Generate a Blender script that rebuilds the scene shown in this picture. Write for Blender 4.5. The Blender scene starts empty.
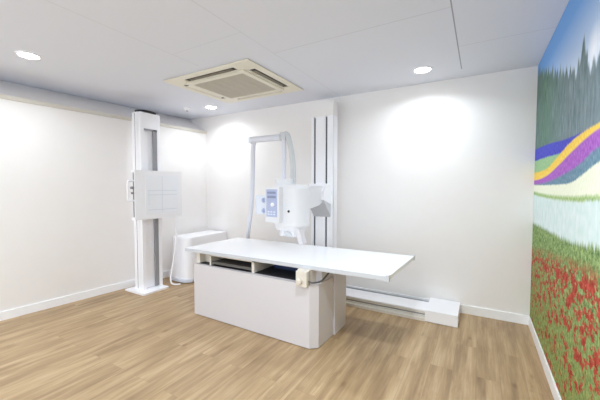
import bpy, bmesh, math, random
from mathutils import Vector, Matrix
random.seed(4)
scn = bpy.context.scene
COL = scn.collection
PI = math.pi
H = 2.5                      # ceiling height
XL = -4.419; TL = 0.0715     # left wall plane x = XL + TL*y
YF = -5.3                    # front wall (behind the camera)

# ------------------------------------------------------------------ materials
def newmat(name):
    m = bpy.data.materials.new(name); m.use_nodes = True
    nt = m.node_tree; b = nt.nodes['Principled BSDF']
    return m, nt, b
def s2l(c):
    return tuple((v/255/12.92 if v/255 <= .04045 else ((v/255+.055)/1.055)**2.4) for v in c) + (1,)
def plain(name, rgb, rough=.5, metal=0.0, noise=.03, scale=30, bump=0.0, coat=0.0):
    """painted / plastic / metal surface with a faint procedural mottling"""
    m, nt, b = newmat(name); L = nt.links
    c = s2l(rgb)
    tc = nt.nodes.new('ShaderNodeTexCoord')
    n = nt.nodes.new('ShaderNodeTexNoise'); n.inputs['Scale'].default_value = scale; n.inputs['Detail'].default_value = 3
    L.new(tc.outputs['Object'], n.inputs['Vector'])
    mx = nt.nodes.new('ShaderNodeMix'); mx.data_type = 'RGBA'
    mx.inputs['A'].default_value = tuple(min(1, v*(1+noise)) for v in c[:3])+(1,)
    mx.inputs['B'].default_value = tuple(v*(1-noise) for v in c[:3])+(1,)
    L.new(n.outputs['Fac'], mx.inputs['Factor']); L.new(mx.outputs['Result'], b.inputs['Base Color'])
    b.inputs['Roughness'].default_value = rough; b.inputs['Metallic'].default_value = metal
    b.inputs['Coat Weight'].default_value = coat
    if bump:
        bp = nt.nodes.new('ShaderNodeBump'); bp.inputs['Strength'].default_value = bump; bp.inputs['Distance'].default_value = .002
        L.new(n.outputs['Fac'], bp.inputs['Height']); L.new(bp.outputs['Normal'], b.inputs['Normal'])
    return m
def emissive(name, rgb, strength):
    m, nt, b = newmat(name)
    b.inputs['Base Color'].default_value = (.9, .9, .9, 1)
    b.inputs['Emission Color'].default_value = s2l(rgb); b.inputs['Emission Strength'].default_value = strength
    return m

M = {}
M['wall'] = plain('wall_paint', (242, 239, 237), .85, noise=.015, scale=6, bump=.05)
M['trimwall'] = plain('beige_trim', (214, 209, 198), .6)
M['base'] = plain('baseboard_white', (250, 251, 255), .4)
M['white'] = plain('white_enamel', (250, 250, 254), .35, noise=.01)
M['top'] = plain('tabletop_laminate', (251, 252, 255), .2, noise=.008, coat=.2)
M['pinkwhite'] = plain('warm_white_panel', (214, 210, 213), .4, noise=.01)
M['beige'] = plain('beige_plastic', (222, 214, 202), .5)
M['cream'] = plain('cream_plastic', (229, 224, 208), .5)
M['grille'] = plain('grille_grey', (196, 190, 176), .6)
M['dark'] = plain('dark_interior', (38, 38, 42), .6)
M['navy'] = plain('navy_panel', (38, 52, 92), .4)
M['midgrey'] = plain('mid_grey', (150, 150, 154), .5)
M['lightgrey'] = plain('light_grey_metal', (205, 207, 212), .4, .1)
M['alu'] = plain('brushed_aluminium', (224, 220, 212), .45, .0)
M['hose'] = plain('hose_white', (226, 228, 238), .55)
M['hosegrey'] = plain('hose_grey', (205, 208, 210), .55)
M['panelblue'] = plain('panel_blue', (176, 186, 218), .4)
M['paleblue'] = plain('pale_blue_plate', (222, 228, 240), .4)
M['grey_lav'] = plain('grey_symbol', (140, 148, 176), .5)
M['film'] = plain('detector_face', (246, 249, 255), .4, noise=.008)
M['line'] = plain('faint_line', (220, 226, 237), .5)
M['headwhite'] = plain('head_white', (226, 226, 229), .4, noise=.01)
M['slot'] = plain('slot_grey', (84, 84, 92), .5)
M['clamp'] = plain('clamp_steel', (96, 94, 92), .4, .3)
M['louver'] = plain('louver_brown_grey', (128, 120, 106), .6)
M['lamp'] = emissive('lamp_glow', (255, 252, 246), 9)

def floor_mat():
    m, nt, b = newmat('oak_planks'); L = nt.links; N = nt.nodes.new
    tc = N('ShaderNodeTexCoord'); mp = N('ShaderNodeMapping'); mp.inputs['Rotation'].default_value = (0, 0, PI/2)
    L.new(tc.outputs['Object'], mp.inputs['Vector'])
    br = N('ShaderNodeTexBrick')
    br.offset = .37; br.inputs['Scale'].default_value = 1
    br.inputs['Brick Width'].default_value = 1.22; br.inputs['Row Height'].default_value = .15
    br.inputs['Mortar Size'].default_value = .0010; br.inputs['Mortar Smooth'].default_value = .3
    br.inputs['Color1'].default_value = (0, 0, 0, 1); br.inputs['Color2'].default_value = (1, 1, 1, 1); br.inputs['Mortar'].default_value = (.5, .5, .5, 1)
    L.new(mp.outputs['Vector'], br.inputs['Vector'])
    # grain, stretched along y
    def stretched(sx, sy, sc, det, off=None):
        mm = N('ShaderNodeMapping'); mm.inputs['Scale'].default_value = (sx, sy, 1); L.new(tc.outputs['Object'], mm.inputs['Vector'])
        n = N('ShaderNodeTexNoise'); n.inputs['Scale'].default_value = sc; n.inputs['Detail'].default_value = det; n.inputs['Roughness'].default_value = .6
        # shift grain per plank
        va = N('ShaderNodeVectorMath'); va.operation = 'MULTIPLY_ADD'
        L.new(br.outputs['Color'], va.inputs[0]); va.inputs[1].default_value = (7, 13, 0); L.new(mm.outputs['Vector'], va.inputs[2])
        L.new(va.outputs['Vector'], n.inputs['Vector'])
        return n
    n1 = stretched(13, 1.1, 1.0, 5); n2 = stretched(75, 3.0, 1.0, 5); n3 = stretched(9, 2.6, 1.0, 4)
    ramp = N('ShaderNodeValToRGB'); e = ramp.color_ramp.elements
    e[0].position = .30; e[0].color = s2l((150, 123, 92)); e[1].position = .70; e[1].color = s2l((206, 180, 143))
    k = e.new(.5); k.color = s2l((181, 153, 116))
    L.new(n1.outputs['Fac'], ramp.inputs['Fac'])
    def mul(a, col_socket, f):
        x = N('ShaderNodeMix'); x.data_type = 'RGBA'; x.blend_type = 'MULTIPLY'; x.inputs['Factor'].default_value = f
        L.new(a, x.inputs['A']); L.new(col_socket, x.inputs['B']); return x.outputs['Result']
    def rmp(fac, p0, c0, p1, c1):
        r = N('ShaderNodeValToRGB'); q = r.color_ramp.elements
        q[0].position = p0; q[0].color = c0 + (1,); q[1].position = p1; q[1].color = c1 + (1,); L.new(fac, r.inputs['Fac']); return r.outputs['Color']
    c = mul(ramp.outputs['Color'], rmp(n2.outputs['Fac'], .3, (.66, .61, .55), .62, (1, 1, 1)), .55)
    c = mul(c, rmp(n3.outputs['Fac'], .27, (.58, .50, .42), .42, (1, 1, 1)), .55)
    # small knots
    vm = N('ShaderNodeMapping'); vm.inputs['Scale'].default_value = (4.2, 2.0, 1); L.new(tc.outputs['Object'], vm.inputs['Vector'])
    vo = N('ShaderNodeTexVoronoi'); vo.inputs['Scale'].default_value = 1; L.new(vm.outputs['Vector'], vo.inputs['Vector'])
    c = mul(c, rmp(vo.outputs['Distance'], .03, (.52, .42, .34), .10, (1, 1, 1)), .7)
    c = mul(c, rmp(br.outputs['Color'], 0, (.95, .935, .915), 1, (1.0, 1.0, 1.0)), 1)
    md = N('ShaderNodeMix'); md.data_type = 'RGBA'
    fm = N('ShaderNodeMath'); fm.operation = 'MULTIPLY'; fm.inputs[1].default_value = .5; L.new(br.outputs['Fac'], fm.inputs[0]); L.new(fm.outputs[0], md.inputs['Factor'])
    L.new(c, md.inputs['A']); md.inputs['B'].default_value = s2l((130, 102, 72))
    L.new(md.outputs['Result'], b.inputs['Base Color'])
    b.inputs['Roughness'].default_value = .42
    return m

def ceiling_mat():
    m, nt, b = newmat('ceiling_board'); L = nt.links; N = nt.nodes.new
    tc = N('ShaderNodeTexCoord'); sp = N('ShaderNodeSeparateXYZ'); L.new(tc.outputs['Object'], sp.inputs['Vector'])
    def mth(op, a, bb=None, c=None):
        n = N('ShaderNodeMath'); n.operation = op
        for i, v in enumerate((a, bb, c)):
            if v is None: continue
            if isinstance(v, (int, float)): n.inputs[i].default_value = v
            else: L.new(v, n.inputs[i])
        return n.outputs[0]
    # board joints: x lines / y lines with limited extents (world metres)
    def seam(axis, at, lo, hi, w, strength):
        a, o = (sp.outputs['X'], sp.outputs['Y']) if axis == 'x' else (sp.outputs['Y'], sp.outputs['X'])
        d = mth('LESS_THAN', mth('ABSOLUTE', mth('SUBTRACT', a, at)), w)
        r = mth('MULTIPLY', mth('GREATER_THAN', o, lo), mth('LESS_THAN', o, hi))
        return mth('MULTIPLY', mth('MULTIPLY', d, r), strength)
    tot = None
    for s in [('x', -.637, -5.3, -.27, .0045, .62), ('x', -2.02, -5.3, 0, .004, .13), ('x', -2.80, -5.3, -1.6, .004, .13),
              ('y', -1.48, -2.02, -.637, .004, .18), ('y', -.83, -.637, 0, .004, .18), ('y', -1.9, -2.8, -2.02, .004, .1)]:
        v = seam(*s); tot = v if tot is None else mth('MAXIMUM', tot, v)
    mx = N('ShaderNodeMix'); mx.data_type = 'RGBA'; L.new(tot, mx.inputs['Factor'])
    mx.inputs['A'].default_value = s2l((222, 225, 234)); mx.inputs['B'].default_value = s2l((96, 96, 102))
    L.new(mx.outputs['Result'], b.inputs['Base Color']); b.inputs['Roughness'].default_value = .8
    return m

def mural_mat():
    """printed landscape: sky, conifers, flower ribbons, pale field, poppies (u = -y, z = height, in metres)"""
    m, nt, b = newmat('printed_flower_field'); L = nt.links; N = nt.nodes.new
    tc = N('ShaderNodeTexCoord'); sp = N('ShaderNodeSeparateXYZ'); L.new(tc.outputs['Object'], sp.inputs['Vector'])
    def mth(op, a, bb=None, c=None, clamp=False):
        n = N('ShaderNodeMath'); n.operation = op; n.use_clamp = clamp
        for i, v in enumerate((a, bb, c)):
            if v is None: continue
            if isinstance(v, (int, float)): n.inputs[i].default_value = v
            else: L.new(v, n.inputs[i])
        return n.outputs[0]
    U = mth('MULTIPLY', sp.outputs['Y'], -1.0); Z = sp.outputs['Z']
    un = mth('DIVIDE', U, 5.3, clamp=True)
    def curve(pts):
        fc = N('ShaderNodeFloatCurve'); c = fc.mapping.curves[0]
        P = [(0, pts[0][1])] + [p for p in pts if .02 < p[0] < 5.2] + [(5.3, pts[-1][1])]
        c.points[0].location = (0, P[0][1]/2.6); c.points[1].location = (1, P[-1][1]/2.6)
        for u, z in P[1:-1]: c.points.new(u/5.3, z/2.6)
        fc.mapping.update(); L.new(un, fc.inputs['Value'])
        return mth('MULTIPLY', fc.outputs[0], 2.6)
    def noise(sx, sz, sc=1.0, det=3, rough=.5):
        cb = N('ShaderNodeCombineXYZ'); L.new(mth('MULTIPLY', U, sx), cb.inputs[0]); L.new(mth('MULTIPLY', Z, sz), cb.inputs[1])
        n = N('ShaderNodeTexNoise'); n.inputs['Scale'].default_value = sc; n.inputs['Detail'].default_value = det; n.inputs['Roughness'].default_value = rough
        L.new(cb.outputs[0], n.inputs['Vector']); return n.outputs['Fac']
    def ramp(f, a, bcol, p0=.3, p1=.7):
        r = N('ShaderNodeValToRGB'); e = r.color_ramp.elements
        e[0].position = p0; e[0].color = s2l(a); e[1].position = p1; e[1].color = s2l(bcol); L.new(f, r.inputs['Fac']); return r.outputs['Color']
    def mix(f, a, bcol):
        x = N('ShaderNodeMix'); x.data_type = 'RGBA'
        if isinstance(f, (int, float)): x.inputs['Factor'].default_value = f
        else: L.new(f, x.inputs['Factor'])
        for s, v in (('A', a), ('B', bcol)):
            if isinstance(v, tuple): x.inputs[s].default_value = s2l(v)
            else: L.new(v, x.inputs[s])
        return x.outputs['Result']
    def below(bound, soft, jag=None, amp=0.0):
        bd = bound if jag is None else mth('MULTIPLY_ADD', mth('SUBTRACT', jag, .5), amp, bound)
        return mth('DIVIDE', mth('SUBTRACT', bd, Z), soft, clamp=True)
    jag_tree = noise(24, 3, 1, 4, .65); jag_f = noise(70, 40, 1, 2); jag_g = noise(45, 4, 1, 3)
    # sky
    col = ramp(mth('DIVIDE', mth('SUBTRACT', Z, 1.95), .55, clamp=True), (212, 226, 244), (122, 170, 228), .05, .75)
    d1 = mth('SQRT', mth('ADD', mth('POWER', mth('SUBTRACT', U, 1.74), 2), mth('POWER', mth('MULTIPLY', mth('SUBTRACT', Z, 2.0), 1.0), 2)))
    col = mix(mth('SUBTRACT', 1.0, mth('DIVIDE', d1, .13), clamp=True), col, (245, 248, 255))
    # forest: triangular crowns from a saw-tooth of u
    def teeth(period, height, off):
        fr = mth('FRACT', mth('ADD', mth('DIVIDE', U, period), off))
        return mth('MULTIPLY', mth('SUBTRACT', mth('ABSOLUTE', mth('SUBTRACT', fr, .5)), .25), -2*height)
    top = mth('ADD', curve([(0, 2.47), (.4, 2.345), (1.05, 2.14), (1.3, 2.06), (1.8, 1.95), (3, 1.9)]), mth('ADD', teeth(.09, .055, .2), teeth(.15, .04, .6)))
    tall = mth('MULTIPLY', mth('SUBTRACT', 1.0, mth('DIVIDE', mth('ABSOLUTE', mth('SUBTRACT', U, 1.57)), .085), clamp=True), .17)
    top = mth('ADD', top, tall)
    forest = ramp(noise(34, 6, 1, 5, .7), (74, 96, 96), (150, 168, 172), .3, .72)
    green = ramp(noise(36, 7, 1, 5, .7), (46, 82, 66), (128, 162, 136), .3, .74)
    gmask = mth('MULTIPLY', mth('SUBTRACT', 1.0, mth('DIVIDE', mth('ABSOLUTE', mth('SUBTRACT', U, .45)), .75), clamp=True), .75)
    haze = mth('MULTIPLY', mth('DIVIDE', mth('SUBTRACT', U, .9), 1.2, clamp=True), mth('DIVIDE', mth('SUBTRACT', 2.15, Z), .5, clamp=True))
    fcol = mix(mth('MULTIPLY', haze, .55), mix(gmask, forest, green), (138, 150, 162))
    col = mix(below(top, .04, jag_tree, .16), col, fcol)
    # ribbons
    col = mix(below(curve([(0, 1.715), (.66, 1.69), (1.34, 1.648), (3, 1.64)]), .012, jag_f, .02), col, ramp(jag_f, (66, 66, 178), (98, 100, 206)))
    col = mix(below(curve([(0, 1.604), (.67, 1.592), (1.2, 1.575), (3, 1.56)]), .012, jag_f, .02), col, ramp(jag_f, (128, 176, 130), (176, 206, 158)))
    ytop = curve([(0, 1.495), (.45, 1.495), (.65, 1.503), (.84, 1.53), (1.06, 1.568), (1.37, 1.618), (1.62, 1.637), (1.85, 1.642), (3, 1.65)])
    col = mix(below(ytop, .012, jag_f, .018), col, ramp(jag_f, (236, 192, 66), (248, 220, 116)))
    col = mix(below(curve([(0, 1.42), (.66, 1.447), (1.07, 1.504), (1.44, 1.565), (1.71, 1.603), (1.9, 1.618), (3, 1.64)]), .012, jag_f, .018), col, ramp(jag_f, (150, 84, 182), (188, 122, 206)))
    col = mix(below(curve([(0, 1.385), (.75, 1.405), (1.25, 1.444), (1.55, 1.479), (1.86, 1.538), (3, 1.6)]), .02, jag_f, .03), col, ramp(jag_f, (92, 130, 150), (132, 160, 178)))
    col = mix(below(curve([(0, 1.378), (1.09, 1.375), (1.4, 1.383), (1.6, 1.414), (1.87, 1.467), (3, 1.56)]), .012, jag_f, .018), col, ramp(jag_f, (232, 238, 208), (244, 246, 230)))
    col = mix(below(curve([(0, 1.318), (1.24, 1.305), (1.89, 1.326), (3, 1.34)]), .02, jag_g, .03), col, ramp(jag_f, (132, 172, 100), (196, 214, 158)))
    col = mix(below(curve([(0, 1.285), (1.58, 1.283), (1.89, 1.30), (3, 1.31)]), .015, jag_g, .06), col, ramp(noise(20, 12, 1, 3), (205, 226, 222), (226, 238, 238)))
    # meadow
    mead = ramp(noise(30, 26, 1, 5, .8), (52, 92, 44), (176, 200, 134), .34, .66)
    mead = mix(mth('MULTIPLY', mth('DIVIDE', mth('SUBTRACT', .85, Z), .6, clamp=True), .6), mead, ramp(noise(33, 24, 1, 5, .8), (58, 88, 30), (192, 196, 112), .34, .66))
    col = mix(below(curve([(0, 1.02), (.82, 1.04), (1.41, 1.055), (1.92, 1.10), (3, 1.15)]), .03, jag_g, .10), col, mead)
    # poppies
    red = ramp(noise(28, 30, 1, 3), (142, 20, 26), (206, 78, 72), .32, .68)
    rn = mth('MULTIPLY_ADD', noise(10, 13, 1, 4, .6), .62, mth('MULTIPLY', noise(32, 38, 1, 3, .6), .38))
    dens = mth('MULTIPLY_ADD', mth('DIVIDE', mth('SUBTRACT', Z, .2), .75, clamp=True), -.075, .535)
    rmask = mth('DIVIDE', mth('SUBTRACT', rn, dens), .03, clamp=True)
    rmask = mth('MULTIPLY', rmask, below(curve([(0, .79), (1.17, .93), (1.93, 1.01), (3, 1.05)]), .09, jag_g, .12))
    col = mix(mth('MULTIPLY', rmask, .92), col, red)
    L.new(col, b.inputs['Base Color']); b.inputs['Roughness'].default_value = .9; b.inputs['Specular IOR Level'].default_value = .15
    return m
M['floor'] = floor_mat(); M['ceiling'] = ceiling_mat(); M['mural'] = mural_mat()

# ------------------------------------------------------------------ mesh helpers
def bevel(bm, w, seg=2, edges=None):
    if w <= 0: return
    es = edges if edges is not None else [e for e in bm.edges if len(e.link_faces) == 2 and e.calc_face_angle(0) > .5]
    bmesh.ops.bevel(bm, geom=es, offset=w, segments=seg, profile=.5, affect='EDGES', clamp_overlap=True)
def merge(bm, tmp, mat=None):
    if mat is not None: bmesh.ops.transform(tmp, matrix=mat, verts=tmp.verts)
    me = bpy.data.meshes.new('tmp'); tmp.to_mesh(me); bm.from_mesh(me); bpy.data.meshes.remove(me); tmp.free()
def add_box(bm, x0, x1, y0, y1, z0, z1, bv=0.0, seg=2, mat=None):
    t = bmesh.new()
    v = [t.verts.new((x, y, z)) for z in (z0, z1) for x, y in ((x0, y0), (x1, y0), (x1, y1), (x0, y1))]
    for f in ((3, 2, 1, 0), (4, 5, 6, 7), (0, 1, 5, 4), (1, 2, 6, 5), (2, 3, 7, 6), (3, 0, 4, 7)): t.faces.new([v[i] for i in f])
    bevel(t, bv, seg); merge(bm, t, mat); return bm
def add_prism(bm, pts, z0, z1, bv=0.0, seg=2, top_scale=1.0, centre=None, mat=None):
    """polygon in plan (counter-clockwise) extruded upwards; optional taper"""
    t = bmesh.new(); n = len(pts)
    c = centre or (sum(p[0] for p in pts)/n, sum(p[1] for p in pts)/n)
    lo = [t.verts.new((x, y, z0)) for x, y in pts]
    hi = [t.verts.new((c[0]+(x-c[0])*top_scale, c[1]+(y-c[1])*top_scale, z1)) for x, y in pts]
    t.faces.new(lo[::-1]); t.faces.new(hi)
    for i in range(n): t.faces.new((lo[i], lo[(i+1) % n], hi[(i+1) % n], hi[i]))
    bevel(t, bv, seg); merge(bm, t, mat); return bm
def add_cyl(bm, c, r, h, axis='z', n=32, r2=None, bv=0.0):
    t = bmesh.new(); bmesh.ops.create_cone(t, cap_ends=True, segments=n, radius1=r, radius2=r if r2 is None else r2, depth=h)
    bevel(t, bv, 2)
    R = {'z': Matrix(), 'x': Matrix.Rotation(PI/2, 4, 'Y'), 'y': Matrix.Rotation(PI/2, 4, 'X')}[axis]
    merge(bm, t, Matrix.Translation(c) @ R); return bm
def spline(pts, k=8):
    P = [Vector(p) for p in pts]; P = [2*P[0]-P[1]] + P + [2*P[-1]-P[-2]]; out = []
    for i in range(1, len(P)-2):
        a, b, c, d = P[i-1:i+3]
        for j in range(k):
            t = j/k
            out.append(.5*((2*b)+(c-a)*t+(2*a-5*b+4*c-d)*t*t+(3*b-a-3*c+d)*t**3))
    out.append(P[-2]); return out
def add_tube(bm, pts, r, n=12, smooth=True, k=8):
    P = spline(pts, k) if smooth and len(pts) > 2 else [Vector(p) for p in pts]
    rings = []; prev = None
    for i, p in enumerate(P):
        d = (P[min(i+1, len(P)-1)]-P[max(i-1, 0)]).normalized()
        if prev is None: u = d.orthogonal().normalized()
        else: u = (prev-d*prev.dot(d)).normalized()
        prev = u; w = d.cross(u)
        rings.append([bm.verts.new(p+(u*math.cos(2*PI*a/n)+w*math.sin(2*PI*a/n))*r) for a in range(n)])
    for A, B in zip(rings, rings[1:]):
        for a in range(n): bm.faces.new((A[a], A[(a+1) % n], B[(a+1) % n], B[a]))
    bm.faces.new(rings[0][::-1]); bm.faces.new(rings[-1]); return bm
def rrect(x0, x1, y0, y1, r, n=8, corners=(1, 1, 1, 1)):
    out = []
    for k, (cx, cy, a0) in enumerate(((x0+r, y0+r, PI), (x1-r, y0+r, 1.5*PI), (x1-r, y1-r, 0), (x0+r, y1-r, .5*PI))):
        if corners[k]: out += [(cx+r*math.cos(a0+.5*PI*i/n), cy+r*math.sin(a0+.5*PI*i/n)) for i in range(n+1)]
        else: out.append(((x0, x1, x1, x0)[k], (y0, y0, y1, y1)[k]))
    return out
def obj(name, bm, mat, parent=None, label=None, smooth=True):
    """link ONE mesh; geometry is given in world metres, the origin moves to the parent"""
    bmesh.ops.recalc_face_normals(bm, faces=bm.faces)
    me = bpy.data.meshes.new(name)
    if parent is not None:
        off = Vector((0, 0, 0)); q = parent
        while q is not None: off += q.location; q = q.parent
        bmesh.ops.translate(bm, verts=bm.verts, vec=-off)
    bm.to_mesh(me); bm.free()
    me.materials.append(mat)
    if smooth:
        for p in me.polygons: p.use_smooth = True
        if hasattr(me, 'set_sharp_from_angle'): me.set_sharp_from_angle(angle=math.radians(32))
    o = bpy.data.objects.new(name, me); COL.objects.link(o)
    if parent is not None: o.parent = parent
    if label: o['label'] = label
    return o
def struct(name, bm, mat, label=None):
    o = obj(name, bm, mat, smooth=False); o['kind'] = 'structure'; o['label'] = label or name.replace('_', ' '); o['category'] = name.split('_')[0]; return o
def thing(name, label, cat, loc, group=None):
    o = bpy.data.objects.new(name, None); COL.objects.link(o); o.location = loc; o.empty_display_size = .1
    o['label'] = label; o['category'] = cat; o['kind'] = 'thing'
    if group: o['group'] = group
    return o
B = bmesh.new
def box(*a, **k): return add_box(B(), *a, **k)

# ------------------------------------------------------------------ the room
def lx(y, off=0): return XL+off+TL*y
struct('floor', box(-5.4, .2, YF-.1, .1, -.1, 0), M['floor'], 'light oak plank floor of the room')
struct('ceiling', box(-5.4, .2, YF-.1, .1, H, H+.1), M['ceiling'], 'flat white ceiling with faint board joints')
struct('wall_back', box(-5.4, .2, 0, .1, 0, H), M['wall'], 'off-white back wall behind the x-ray column')
struct('wall_right', box(0, .1, YF-.1, 0, 0, H), M['wall'], 'right wall covered by the flower field mural')
bm = box(-5.4, .2, YF-.1, YF, 0, .25); add_box(bm, -5.4, .2, YF-.1, YF, 2.3, H); add_box(bm, -5.4, -4.5, YF-.1, YF, .25, 2.3); add_box(bm, -.3, .2, YF-.1, YF, .25, 2.3)  # wide opening is added so the world can fill the room from behind
struct('wall_front', bm, M['wall'], 'off-white wall behind the viewer with a wide opening added for fill light')
# left wall: thick lower part, set-back strip under the ceiling
ZL = 2.26; REC = .386
bm = B(); t = bmesh.new()
prof = [(-.6, 0), (0, 0), (0, ZL), (-REC, H), (-.6, H)]
A = [t.verts.new((lx(0)+dx, 0, z)) for dx, z in prof]; Bv = [t.verts.new((lx(YF)+dx, YF, z)) for dx, z in prof]
t.faces.new(A); t.faces.new(Bv[::-1])
for i in range(5): t.faces.new((A[i], Bv[i], Bv[(i+1) % 5], A[(i+1) % 5]))
merge(bm, t); struct('wall_left', bm, M['wall'], 'off-white left wall with a sloping strip under the ceiling')
def wall_strip(d, z0, z1, yb):
    return add_prism(B(), [(lx(YF), YF), (lx(YF)+d, YF), (lx(yb)+d, yb), (lx(yb), yb)], z0, z1, .003, 1)
struct('trim_1', wall_strip(.014, ZL-.035, ZL+.004, 0), M['trimwall'], 'beige edge trim along the top of the left wall')
def skirting(x0, x1, y0, y1):
    return box(x0, x1, y0, y1, 0, .088, .005, 2)
struct('baseboard_left', wall_strip(.014, 0, .088, 0), M['base'], 'white baseboard along the left wall')
struct('baseboard_back', skirting(lx(0)+.014, -.016, -.015, 0), M['base'], 'white baseboard along the back wall')
struct('baseboard_right', skirting(-.016, 0, YF, 0), M['base'], 'white baseboard below the mural')

# printed mural on the right wall
o = obj('wall_mural', box(-.006, 0, YF+.02, -.004, .089, H-.002), M['mural'])
o['label'] = 'large printed mural of conifers, coloured flower ribbons and red poppies on the right wall'; o['category'] = 'mural'; o['kind'] = 'thing'

# ------------------------------------------------------------------ ceiling fittings
LAMPS = [(-3.90, -2.52, 'round recessed downlight nearest the left wall, far left of the ceiling'),
         (-.967, -.45, 'round recessed downlight above the bare back wall, on the right'),
         (-3.84, -.45, 'round recessed downlight behind the ceiling air conditioner, near the back corner'),
         (-.967, -2.52, 'added unseen downlight beside the mural, nearer the viewer'),  # from here on: unseen lamps, added to raise the overall brightness
         (-3.90, -4.55, 'added unseen downlight at the left behind the viewer'),
         (-.967, -4.55, 'added unseen downlight at the right behind the viewer')]
def ring_bm(x, y, ri, ro, z0, z1):
    bm = B(); n = 40; rs = []
    for r, z in ((ri, z1), (ri, z0+.004), (ri+.004, z0), (ro-.006, z0), (ro, z1)):
        rs.append([bm.verts.new((x+r*math.cos(2*PI*i/n), y+r*math.sin(2*PI*i/n), z)) for i in range(n)])
    for a, c in zip(rs, rs[1:]):
        for i in range(n): bm.faces.new((a[i], a[(i+1) % n], c[(i+1) % n], c[i]))
    return bm
for (x, y, lab), watt in zip(LAMPS, (3.0, 3.4, 2.8, 9.5, 7, 11)):
    d = thing('ceiling_downlight', lab, 'ceiling light', (x, y, H), 'recessed ceiling downlights')
    obj('trim_ring', ring_bm(x, y, .072, .092, H-.010, H), M['white'], d)
    obj('diffuser', add_cyl(B(), (x, y, H-.003), .0715, .006, 'z', 40), M['lamp'], d)
    la = bpy.data.lights.new('downlight_lamp', 'AREA'); la.shape = 'DISK'; la.size = .13; la.energy = watt; la.spread = math.radians(150)
    la.color = (.85, .932, 1.0)
    lo = bpy.data.objects.new('downlight_lamp', la); COL.objects.link(lo); lo.parent = d; lo.location = (0, 0, -.012)

# smoke detector
s = thing('smoke_detector', 'small white round smoke detector on the ceiling beside the far downlight', 'smoke detector', (-4.19, -.58, H))
obj('mounting_base', add_cyl(B(), (-4.19, -.58, H-.008), .05, .016, 'z', 32, bv=.003), M['white'], s)
obj('sensor_dome', add_cyl(B(), (-4.19, -.58, H-.028), .026, .026, 'z', 32, r2=.04, bv=.004), M['white'], s)
obj('sensor_gap', add_cyl(B(), (-4.19, -.58, H-.044), .018, .006, 'z', 24), M['midgrey'], s, 'dark grey sensor opening')

# ceiling cassette air conditioner
AX0, AX1, AY0, AY1 = -3.45, -2.275, -1.515, -.50; AZ = H-.014
ac = thing('air_conditioner', 'square cream ceiling cassette air conditioner above the x-ray table', 'air conditioner', ((AX0+AX1)/2, (AY0+AY1)/2, H))
SL = [(AX0+.24, AX1-.24, AY0+.075, AY0+.15), (AX0+.24, AX1-.24, AY1-.15, AY1-.075), (AX1-.155, AX1-.08, AY0+.2, AY1-.2), (AX0+.08, AX0+.155, AY0+.2, AY1-.2)]
# fascia = plate with four slots and the central opening: assembled from strips
gx0, gx1, gy0, gy1 = AX0+.235, AX1-.235, AY0+.205, AY1-.205
def hole_plate(x0, x1, y0, y1, holes, z0, z1):
    xs = sorted({x0, x1, *[h[0] for h in holes], *[h[1] for h in holes]}); ys = sorted({y0, y1, *[h[2] for h in holes], *[h[3] for h in holes]})
    bm = B(); V = {}
    def v(x, y, z):
        k = (round(x, 5), round(y, 5), z)
        if k not in V: V[k] = bm.verts.new((x, y, z))
        return V[k]
    solid = {}
    for i in range(len(xs)-1):
        for j in range(len(ys)-1):
            cx, cy = (xs[i]+xs[i+1])/2, (ys[j]+ys[j+1])/2
            solid[i, j] = not any(h[0] < cx < h[1] and h[2] < cy < h[3] for h in holes)
    for (i, j), s_ in solid.items():
        if not s_: continue
        a, b_, c, d = xs[i], xs[i+1], ys[j], ys[j+1]
        bm.faces.new([v(a, c, z0), v(a, d, z0), v(b_, d, z0), v(b_, c, z0)]); bm.faces.new([v(a, c, z1), v(b_, c, z1), v(b_, d, z1), v(a, d, z1)])
        for di, dj, p, q in ((-1, 0, (a, c), (a, d)), (1, 0, (b_, d), (b_, c)), (0, -1, (b_, c), (a, c)), (0, 1, (a, d), (b_, d))):
            if not solid.get((i+di, j+dj), False): bm.faces.new([v(*p, z0), v(*p, z1), v(*q, z1), v(*q, z0)])
    return bm
obj('fascia', hole_plate(AX0, AX1, AY0, AY1, SL, AZ, H-.004), M['cream'], ac, smooth=False)
obj('air_duct', box(AX0+.03, AX1-.03, AY0+.03, AY1-.03, H-.004, H-.001), M['dark'], ac, 'dark inside of the air slots')
bm = hole_plate(gx0-.055, gx1+.055, gy0-.055, gy1+.055, [(gx0, gx1, gy0, gy1)], AZ-.016, AZ)
obj('grille_frame', bm, M['cream'], ac, smooth=False)
bm = box(gx0, gx1, gy0, gy1, AZ-.006, AZ)
k = 26
for i in range(k):
    yy = gy0+(gy1-gy0)*(i+.5)/k; add_box(bm, gx0, gx1, yy-.006, yy+.006, AZ-.012, AZ-.005)
for i in range(1, 6):
    xx = gx0+(gx1-gx0)*i/6; add_box(bm, xx-.004, xx+.004, gy0, gy1, AZ-.013, AZ-.005)
obj('intake_grille', bm, M['grille'], ac, 'greyish slatted intake grille', smooth=False)
for i, (a, b_, c, d_) in enumerate(SL):
    cx, cy = (a+b_)/2, (c+d_)/2
    if i < 2:
        R = Matrix.Translation((cx, cy+(.0 if i else .012), AZ+.006)) @ Matrix.Rotation(math.radians(3 if i == 0 else 2), 4, 'X')
        bm = add_box(B(), -(b_-a)/2+.05, (b_-a)/2-.05, -(.022 if i == 0 else .03), (.022 if i == 0 else .03), -.003, .003, .002, 1, R)
    else:
        R = Matrix.Translation((cx-(.012 if i == 2 else 0), cy, AZ+.006)) @ Matrix.Rotation(math.radians(3 if i == 2 else -2), 4, 'Y')
        bm = add_box(B(), -(.022 if i == 2 else .03), (.022 if i == 2 else .03), -(d_-c)/2+.05, (d_-c)/2-.05, -.003, .003, .002, 1, R)
    obj('louver', bm, M['louver'] if i in (0, 2) else M['cream'], ac)

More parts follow.
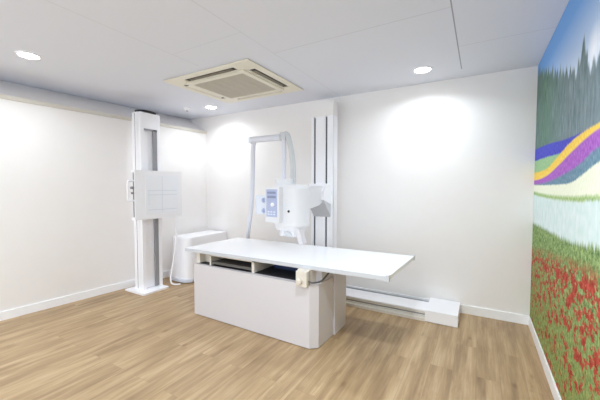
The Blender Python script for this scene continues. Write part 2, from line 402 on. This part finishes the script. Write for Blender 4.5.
# ------------------------------------------------------------------ wall bucky stand
WX = -4.15; WY0, WY1 = -1.335, -1.058
ws = thing('bucky_stand', 'tall white chest x-ray stand with a square detector by the left wall', 'x-ray wall stand', (-4.2, -1.21, 0))
obj('base_plate', box(-4.41, -4.015, -1.42, -1.06, 0, .022, .006), M['white'], ws)
CX0 = -4.325
bm = B()
cw = .045
add_box(bm, CX0, WX-.055, WY0, WY1, .022, 2.295, .004)                       # back of the column
add_box(bm, WX-.06, WX, WY0, WY0+cw, .022, 2.29, .004); add_box(bm, WX-.06, WX, WY1-cw, WY1, .022, 2.29, .004)
add_box(bm, WX-.06, WX, WY0+cw-.002, WY1-cw+.002, 2.09, 2.29, .003)
col_ = obj('column', bm, M['white'], ws)
bm = B()
add_box(bm, WX-.118, WX-.108, WY0-.0015, WY0+.002, .03, 2.28)
obj('side_groove', bm, M['midgrey'], ws, 'thin grey groove on the column side')
obj('guide_channel', box(WX-.056, WX-.034, WY0+cw, WY1-cw, .03, 2.09), M['white'], ws)
bm = box(WX-.034, WX-.004, WY1-cw-.052, WY1-cw, .03, 2.09, .002, 1); add_box(bm, WX-.034, WX-.004, WY0+cw, WY1-cw, 2.07, 2.09)
obj('channel_shade', bm, M['midgrey'], ws, 'grey strips for the shade inside the column groove')  # recess shade painted as grey strips along the far side and top
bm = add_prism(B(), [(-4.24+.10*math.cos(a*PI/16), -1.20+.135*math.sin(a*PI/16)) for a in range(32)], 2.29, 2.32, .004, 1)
obj('top_shade', bm, M['dark'], ws, 'dark disc standing for the shade above the column')  # dark disc stands in for the shade between column and ceiling
DX = -4.05; DY0, DY1, DZ0, DZ1 = -1.485, -.803, .94, 1.552
obj('carriage', box(WX-.05, DX-.05, -1.31, -1.11, 1.0, 1.5, .01), M['white'], ws)
bm = B(); add_box(bm, DX-.012, DX, DY0, DY1, DZ0, DZ1, .004)
add_box(bm, DX-.07, DX-.01, DY0, DY1, DZ1-.03, DZ1-.001, .004); add_box(bm, DX-.07, DX-.01, DY0, DY1, DZ0+.001, DZ0+.035, .004)
add_box(bm, DX-.07, DX-.01, DY1-.03, DY1-.001, DZ0+.005, DZ1-.005, .004); add_box(bm, DX-.07, DX-.06, DY0+.03, DY1, DZ0+.005, DZ1-.005)
det = obj('detector', bm, M['white'], ws)
obj('cassette_slot', box(DX-.06, DX-.012, DY0+.012, DY1-.03, DZ0+.036, DZ1-.031), M['midgrey'], det, 'grey slot on the detector side')
obj('detector_panel', box(DX-.002, DX+.003, DY0+.135, DY1-.075, DZ0+.065, DZ1-.055, .002, 1), M['film'], det, 'pale blue square face')
bm = B(); PY0, PY1, PZ0, PZ1 = DY0+.135, DY1-.075, DZ0+.065, DZ1-.055
ym = (PY0+PY1)/2
add_box(bm, DX+.003, DX+.0036, ym-.003, ym+.003, PZ0+.01, PZ1-.01)
for z in (1.30, 1.245, 1.055): add_box(bm, DX+.003, DX+.0036, PY0+.03, PY1-.01, z-.003, z+.003)
for yy in (PY0+.045,): add_box(bm, DX+.003, DX+.0036, yy-.0025, yy+.0025, PZ0+.12, 1.30)
obj('centring_lines', bm, M['line'], det, 'thin blue centring lines')
bm = add_tube(B(), [(DX-.04, DY0+.015, 1.42), (DX-.04, DY0-.05, 1.42), (DX-.04, DY0-.062, 1.41), (DX-.04, DY0-.062, 1.19), (DX-.04, DY0-.05, 1.18), (DX-.04, DY0+.015, 1.18)], .011, 10, smooth=False)
obj('handle', bm, M['white'], ws)
for z, r_, l_ in ((1.335, .017, .05), (1.27, .013, .04)): obj('release_knob', add_cyl(B(), (DX-.04, DY0, z), r_, l_, 'y', 16), M['midgrey'], ws, 'small grey release knob')
# detector cable down to the floor
bm = add_tube(B(), [(-4.09, -.87, .955), (-4.085, -.875, .84), (-4.075, -.90, .55), (-4.08, -.955, .25), (-4.08, -.985, .10), (-4.06, -.985, .035), (-4.03, -.95, .014), (-3.99, -.90, .012)], .011, 10)
obj('cable', bm, M['white'], ws, 'white cable hanging from the detector to the floor')

# ------------------------------------------------------------------ generator cabinet in the corner
gn = thing('generator_cabinet', 'low white rounded cabinet in the back left corner behind the table', 'cabinet', (-4.12, -.45, 0))
obj('body', add_prism(B(), rrect(-4.325, -3.93, -.825, -.05, .10, 8, (1, 1, 0, 0)), .05, .605, .02, 3, .965, (-4.08, -.05)), M['white'], gn)
obj('lid', add_prism(B(), rrect(-4.315, -3.935, -.805, -.05, .09, 8, (1, 1, 0, 0)), .603, .635, .012, 3, .985, (-4.08, -.05)), M['white'], gn)
obj('plinth', add_prism(B(), rrect(-4.34, -3.915, -.845, -.045, .12, 8, (1, 1, 0, 0)), 0.012, .052, .008, 2), M['paleblue'], gn, 'pale bluish rounded base edge')
obj('foot', box(-4.28, -3.97, -.75, -.12, 0, .014), M['midgrey'], gn)

# ------------------------------------------------------------------ x-ray table
TX0, TX1, TY0, TY1, TZ = -3.17, -1.0, -1.465, -.64, .70
tb = thing('xray_table', 'white x-ray examination table with a long floating top on a boxy pedestal', 'x-ray table', (-2.3, -1.1, 0))
TM = Matrix.Translation((-2.08, -1.05, -.006)) @ Matrix.Rotation(math.radians(.8), 4, 'Z') @ Matrix(((1, .06, 0, 0), (0, 1, 0, 0), (0, 0, 1, 0), (0, 0, 0, 1))) @ Matrix.Translation((2.08, 1.05, 0))
bm = box(TX0, TX1, TY0+.02, TY1-.02, TZ-.030, TZ, .006, mat=TM)
obj('tabletop', bm, M['top'], tb)
for y0, y1 in ((TY0, TY0+.022), (TY1-.022, TY1)):
    bm = box(TX0+.005, TX1-.002, y0, y1, TZ-.034, TZ-.003, .004, mat=TM); add_box(bm, TX1-.022, TX1+.004, y0-.003, y1+.003, TZ-.040, TZ+.007, .006, mat=TM)
    obj('side_rail', bm, M['lightgrey'], tb, 'pale grey accessory rail along the table edge')
ZT = .54; ZU = TZ-.037
# front cover with a bevelled right corner
bm = add_prism(B(), [(-3.05, -1.475), (-1.652, -1.50), (-1.592, -1.447), (-1.583, -1.172), (-3.05, -1.172)], 0.006, ZT, .006, 2)
bc = obj('base_cover', bm, M['pinkwhite'], tb)
bm = box(-3.045, -1.57, -1.164, -.90, .006, ZT, .004); add_box(bm, -1.66, -1.568, -1.166, -.898, .004, ZU-.002, .003)
obj('rear_cover', bm, M['pinkwhite'], tb)
obj('gap_shade', box(-3.02, -1.66, -1.44, -.92, ZT-.004, ZT+.004), M['dark'], tb, 'dark sheet for the shade in the gap under the top')  # dark sheet over the closed cover paints the shade of a hollow
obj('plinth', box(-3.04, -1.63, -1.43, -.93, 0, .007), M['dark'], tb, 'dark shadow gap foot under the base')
bm = box(-1.72, -1.598, -1.38, -1.172, ZT-.01, ZU-.004, .003); obj('end_panel', bm, M['pinkwhite'], tb)
# the gap between the base and the top
obj('subframe', box(TX0+.06, TX1-.12, -1.435, -.70, ZU-.014, ZU+.003, .003), M['lightgrey'], tb, 'pale grey frame under the tabletop')
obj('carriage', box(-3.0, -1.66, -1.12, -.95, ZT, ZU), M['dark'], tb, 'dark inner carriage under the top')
obj('inner_panel', box(-2.22, -1.82, -1.20, -1.13, ZT, ZU-.004), M['navy'], tb, 'dark navy panel seen in the gap')
bm = box(-3.05, -2.87, -1.36, -1.12, ZT+.004, ZU, .004); add_box(bm, -3.05, -3.0, -1.44, -1.36, ZT+.006, ZU, .004)
obj('bracket', bm, M['beige'], tb, 'beige support bracket at the left end')
bm = add_cyl(B(), (-3.075, -1.40, .60), .022, .04, 'x', 20, bv=.003); add_box(bm, -3.10, -3.05, -1.42, -1.385, .635, .66, .003)
obj('lock_lever', bm, M['lightgrey'], tb)
# bucky tray: beige frame, dark mouth
BX0, BX1 = -2.85, -2.27
bm = box(BX0, BX1, -1.445, -1.13, ZU-.022, ZU-.004, .002); add_box(bm, BX0, BX0+.018, -1.445, -1.13, ZT+.002, ZU-.006, .002)
add_box(bm, BX1-.03, BX1, -1.445, -1.13, ZT+.002, ZU-.006, .002)
bt = obj('bucky_tray', bm, M['beige'], tb, 'beige open cassette tray')
obj('tray_interior', box(BX0+.018, BX1-.03, -1.15, -1.13, ZT+.002, ZU-.022), M['dark'], bt, 'dark inside of the tray')
bm = box(BX0+.02, BX1-.032, -1.438, -1.15, ZT+.028, ZT+.040, .002); add_box(bm, BX0+.02, BX1-.032, -1.442, -1.425, ZT+.020, ZT+.046, .003)
obj('cassette_clamp', bm, M['clamp'], bt, 'grey metal cassette clamp')
bm = box(-2.24, -2.02, -1.30, -1.24, ZU-.04, ZU-.004, .004); obj('cross_rail', bm, M['alu'], tb)
# control box at the right front
bm = box(-1.765, -1.655, -1.50, -1.33, ZT+.002, ZU-.001, .008, 3); add_box(bm, -1.755, -1.655, -1.545, -1.49, .532, ZU-.006, .012, 3)
cb = obj('control_box', bm, M['beige'], tb, 'beige brake box under the front right of the top')
bm = add_cyl(B(), (-1.715, -1.552, .578), .024, .03, 'y', 24, bv=.004); add_box(bm, -1.732, -1.698, -1.572, -1.55, .566, .590, .005)
obj('knob', bm, M['beige'], cb)
bm = add_tube(B(), [(-1.66, -1.51, .575), (-1.62, -1.50, .566), (-1.575, -1.44, .572), (-1.568, -1.33, .60), (-1.568, -1.24, .640), (-1.585, -1.19, .658)], .007, 8)
obj('cable', bm, M['clamp'], tb, 'thin dark cable from the brake box')

# ------------------------------------------------------------------ floor rail, end box
fr = thing('floor_rail', 'white and aluminium floor rail along the foot of the back wall', 'floor rail', (-1.9, -.26, 0))
RX0, RX1 = -3.1, -.905
bm = box(RX0, RX1, -.41, -.15, .090, .102, .003); obj('rail_cover', bm, M['white'], fr)
bm = box(RX0, RX1, -.395, -.16, .03, .09); add_box(bm, RX0, RX1, -.405, -.16, .066, .082, .002); add_box(bm, RX0, RX1, -.41, -.16, .034, .052, .002); add_box(bm, RX0, RX1, -.44, -.1, .0, .03, .003)
obj('rail_profile', bm, M['alu'], fr, 'ribbed aluminium rail profile')
bm = box(RX0, RX1, -.105, -.055, .03, .102, .003); obj('back_rail', bm, M['lightgrey'], fr)
obj('front_groove', box(RX0, RX1, -.400, -.3945, .053, .065), M['midgrey'], fr, 'grey groove along the rail front')
obj('clamp_post', box(-1.80, -1.765, -.47, -.442, 0, .10, .003), M['beige'], fr, 'beige clamp post in front of the rail')
obj('cable_groove', box(RX0, RX1, -.15, -.105, .03, .084), M['midgrey'], fr, 'dark groove along the rail')
eb = thing('rail_end_box', 'low white box with rounded edges at the right end of the floor rail', 'box', (-.757, -.23, 0))
bm = box(-.905, -.61, -.445, -.03, .008, .118, .030, 5); obj('cover', bm, M['white'], eb)
obj('foot_plate', box(-.895, -.62, -.435, -.04, 0, .010), M['lightgrey'], eb)

# ------------------------------------------------------------------ x-ray tube stand
ts = thing('xray_tube_stand', 'tall white x-ray column with tube head and cable boom, standing on the floor rail', 'x-ray tube stand', (-2.13, -.25, .102))
X0, X1, Y0, Y1 = -2.275, -1.985, -.30, -.17
ZC = 2.205
bm = B()
add_box(bm, X0, X1, Y0+.02, Y1, .12, ZC, .004)
for a, b_ in ((X0, X0+.035), (X0+.058, X1-.098), (X1-.075, X1)): add_box(bm, a, b_, Y0, Y0+.03, .12, ZC, .003)
obj('column', bm, M['white'], ts)
for a in (X0+.035, X1-.098): obj('guide_slot', box(a, a+.023, Y0+.010, Y0+.021, .125, ZC-.01), M['slot'], ts, 'dark vertical guide slot')
obj('column_foot', box(X0-.03, X1+.03, -.40, -.15, .102, .14, .006), M['white'], ts)
bm = box(X0, X1, -.295, -.17, ZC, 2.375, .006); add_box(bm, X0+.05, X1-.12, -.18, 0, ZC+.04, 2.34, .004)
obj('wall_bracket', bm, M['wall'], ts, 'pale box joining the column top to the wall')
# carriage: wedge with sloped underside
def yz_prism(prof, x0, x1, bv):
    t = bmesh.new()
    A = [t.verts.new((x0, y, z)) for y, z in prof]; C_ = [t.verts.new((x1, y, z)) for y, z in prof]
    t.faces.new(A); t.faces.new(C_[::-1]); n = len(prof)
    for i in range(n): t.faces.new((A[i], C_[i], C_[(i+1) % n], A[(i+1) % n]))
    bevel(t, bv, 2); b2 = B(); merge(b2, t); return b2
ca = obj('carriage', yz_prism([(-.30, 1.39), (-.39, 1.39), (-.50, 1.30), (-.50, 1.20), (-.30, 1.14)], X0+.03, X1-.02, .008), M['white'], ts)
obj('underside_shade', yz_prism([(-.30, 1.145), (-.50, 1.205), (-.30, .985)], X0+.035, X1-.025, .004), M['lightgrey'], ca, 'sloped underside with its shade put in as grey')  # shade under the carriage is put into the grey of this wedge
bm = yz_prism([(-.42, 1.36), (-.90, 1.30), (-.90, 1.10), (-.55, 1.14), (-.42, 1.19)], -2.21, -2.04, .025)
obj('arm', bm, M['headwhite'], ts)
# tube head
bm = B()
pl = rrect(-2.335, -1.965, -1.10, -.85, .10, 8)
add_prism(bm, pl, .955, 1.335, .012, 2); add_prism(bm, pl, 1.33, 1.372, .012, 2, .90)
add_prism(bm, rrect(-2.325, -2.12, -1.06, -.88, .06, 6), 1.36, 1.432, .014, 3)
add_prism(bm, [(-2.18+(x+2.18)*.82, -.99+(y+.99)*.82) for x, y in pl], .905, .96, .012, 2, 1.16, (-2.18, -.99))
hd = obj('tube_head', bm, M['headwhite'], ts)
for z in (1.130, 1.155, 1.180): obj('vent_line', box(-2.16, -2.05, -1.1015, -1.09, z, z+.005), M['line'], hd)
obj('centre_mark', add_cyl(B(), (-2.105, -1.099, 1.105), .013, .010, 'y', 20), M['dark'], hd, 'small black round mark on the head')
# control panel on the chamfered corner, turned towards the operator
ang = math.radians(-6)
PM = Matrix.Translation((-2.275, -1.145, .035)) @ Matrix.Rotation(ang, 4, 'Z')
def pbox(bm, *a, **k): return add_box(bm, *a, mat=PM, **k)
bm = pbox(B(), -.092, .092, -.0, .12, .955, 1.315, bv=.010, seg=3)
pn = obj('control_panel', bm, M['headwhite'], hd)
obj('panel_screen', pbox(B(), -.076, .066, -.003, .002, 1.01, 1.29, bv=.001), M['panelblue'], pn, 'lavender blue panel face')
obj('display', pbox(B(), -.060, .05, -.006, 0, 1.245, 1.266, bv=.001), M['grey_lav'], pn, 'grey blue display strip')
obj('display', pbox(B(), -.060, .05, -.006, 0, 1.20, 1.225, bv=.001), M['grey_lav'], pn, 'grey blue display strip')
for i, xx in enumerate((-.055, -.018, .02)):
    for zz in (1.03, 1.055): obj('button', pbox(B(), xx, xx+.022, -.006, 0, zz, zz+.012, bv=.001), M['paleblue'], pn)
bm = add_cyl(B(), (0, 0, 0), .02, .02, 'y', 20, bv=.003); bmesh.ops.transform(bm, matrix=PM @ Matrix.Translation((.012, -.008, 1.135)), verts=bm.verts)
obj('dial', bm, M['white'], pn)
for z in (.972, .988): obj('vent_line', pbox(B(), -.05, .065, -.0015, .001, z, z+.005), M['line'], pn)
# side plate with two switches
sp_ = obj('handle_plate', add_box(B(), -2.525, -2.34, -1.09, -1.07, 1.06, 1.26, .006, 2), M['paleblue'], hd, 'pale blue side plate')
for z in (1.075, 1.185):
    bm = add_cyl(B(), (-2.42, -1.096, z+.025), .024, .014, 'y', 20, bv=.003); add_box(bm, -2.425, -2.415, -1.112, -1.096, z+.005, z+.045, .002)
    obj('switch', bm, M['panelblue'], sp_)
# collimator beneath the head
bm = add_prism(B(), [(-2.20, -1.07), (-2.06, -1.07), (-2.03, -1.03), (-2.03, -.92), (-2.24, -.92), (-2.26, -.95), (-2.26, -1.03)], .845, .92, .015, 3, 1.05)
co = obj('collimator', bm, M['headwhite'], ts)
bm = B(); t = bmesh.new(); bmesh.ops.create_uvsphere(t, u_segments=20, v_segments=10, radius=.05)
bmesh.ops.transform(t, matrix=Matrix.Translation((-2.13, -1.075, .872)) @ Matrix.Rotation(.35, 4, 'Y') @ Matrix.Diagonal((1, .5, .55, 1)), verts=t.verts); merge(bm, t)
obj('light_window', bm, M['lightgrey'], co, 'grey oval collimator window')
bm = add_prism(B(), [(-2.035, -1.08), (-1.99, -1.08), (-1.99, -1.0), (-2.035, -1.0)], .775, .93, .006, 2)
bmesh.ops.transform(bm, matrix=Matrix.Translation((-2.01, -1.045, .90)) @ Matrix.Rotation(-.3, 4, 'Y') @ Matrix.Translation((2.01, 1.045, -.90)), verts=bm.verts)
obj('side_lever', bm, M['pinkwhite'], co)
# cable boom: upright pole, horizontal sleeve, hoses
PX, PY = -2.245, -.97; ZB = 1.872
obj('boom_pole', add_tube(B(), [(PX, PY, 1.42), (PX, PY, ZB+.03)], .024, 20, smooth=False), M['hose'], ts)
SX = -2.68
bm = add_tube(B(), [(SX, PY, ZB), (PX-.02, PY, ZB)], .034, 20, smooth=False); add_box(bm, SX-.02, SX+.01, PY-.03, PY+.03, ZB-.034, ZB+.032, .008, 2)
obj('boom_sleeve', bm, M['hose'], ts)
bm = add_box(B(), PX-.03, PX+.03, PY-.03, PY+.03, ZB-.03, ZB+.05, .01, 3); add_cyl(bm, (PX-.03, PY, ZB), .038, .02, 'x', 20)
obj('boom_joint', bm, M['lightgrey'], ts)
bm = add_tube(B(), [(PX+.01, PY, ZB+.035), (PX+.05, PY, ZB+.0), (PX+.09, PY, ZB-.15), (PX+.11, PY, ZB-.32), (PX+.112, PY, 1.40)], .029, 14)
obj('hose', bm, M['hosegrey'], ts, 'grey hose curving down to the tube head')
bm = add_tube(B(), [(SX+.03, PY+.02, ZB), (SX-.0, PY+.04, ZB-.035), (SX-.035, PY+.07, ZB-.14), (SX-.11, PY+.16, 1.5), (SX-.25, PY+.30, 1.1), (SX-.40, PY+.42, .75), (SX-.47, PY+.47, .45), (SX-.5, PY+.50, .25), (SX-.42, PY+.56, .16)], .026, 14)
obj('hose', bm, M['hose'], ts, 'white hose hanging down behind the table')

# ------------------------------------------------------------------ camera
cam = bpy.data.cameras.new('camera'); co_ = bpy.data.objects.new('camera', cam); COL.objects.link(co_)
yaw, pit, roll = -.52578, -.04276, .0014
cam.sensor_fit = 'HORIZONTAL'; cam.sensor_width = 36; cam.lens = 310.457/600*36; cam.clip_start = .02
fw = Vector((math.sin(yaw)*math.cos(pit), math.cos(yaw)*math.cos(pit), math.sin(pit))); r = Vector((math.cos(yaw), -math.sin(yaw), 0)); u = r.cross(fw)
r, u = r*math.cos(roll)+u*math.sin(roll), u*math.cos(roll)-r*math.sin(roll)
co_.matrix_world = Matrix(((r.x, u.x, -fw.x, -.4531), (r.y, u.y, -fw.y, -3.7218), (r.z, u.z, -fw.z, 1.3517), (0, 0, 0, 1)))
scn.camera = co_

# ------------------------------------------------------------------ world, view
w = bpy.data.worlds.new('world'); scn.world = w; w.use_nodes = True
w.node_tree.nodes['Background'].inputs['Color'].default_value = (.81, .915, 1, 1)
w.node_tree.nodes['Background'].inputs['Strength'].default_value = 1.1
scn.view_settings.view_transform = 'Standard'; scn.view_settings.look = 'None'; scn.view_settings.gamma = 1
scn.view_settings.exposure = 1.36; scn.view_settings.use_curve_mapping = False
cy = scn.cycles
cy.max_bounces = 14; cy.diffuse_bounces = 10; cy.glossy_bounces = 5; cy.use_denoising = True
cy.sample_clamp_indirect = 8; cy.caustics_reflective = False; cy.caustics_refractive = False
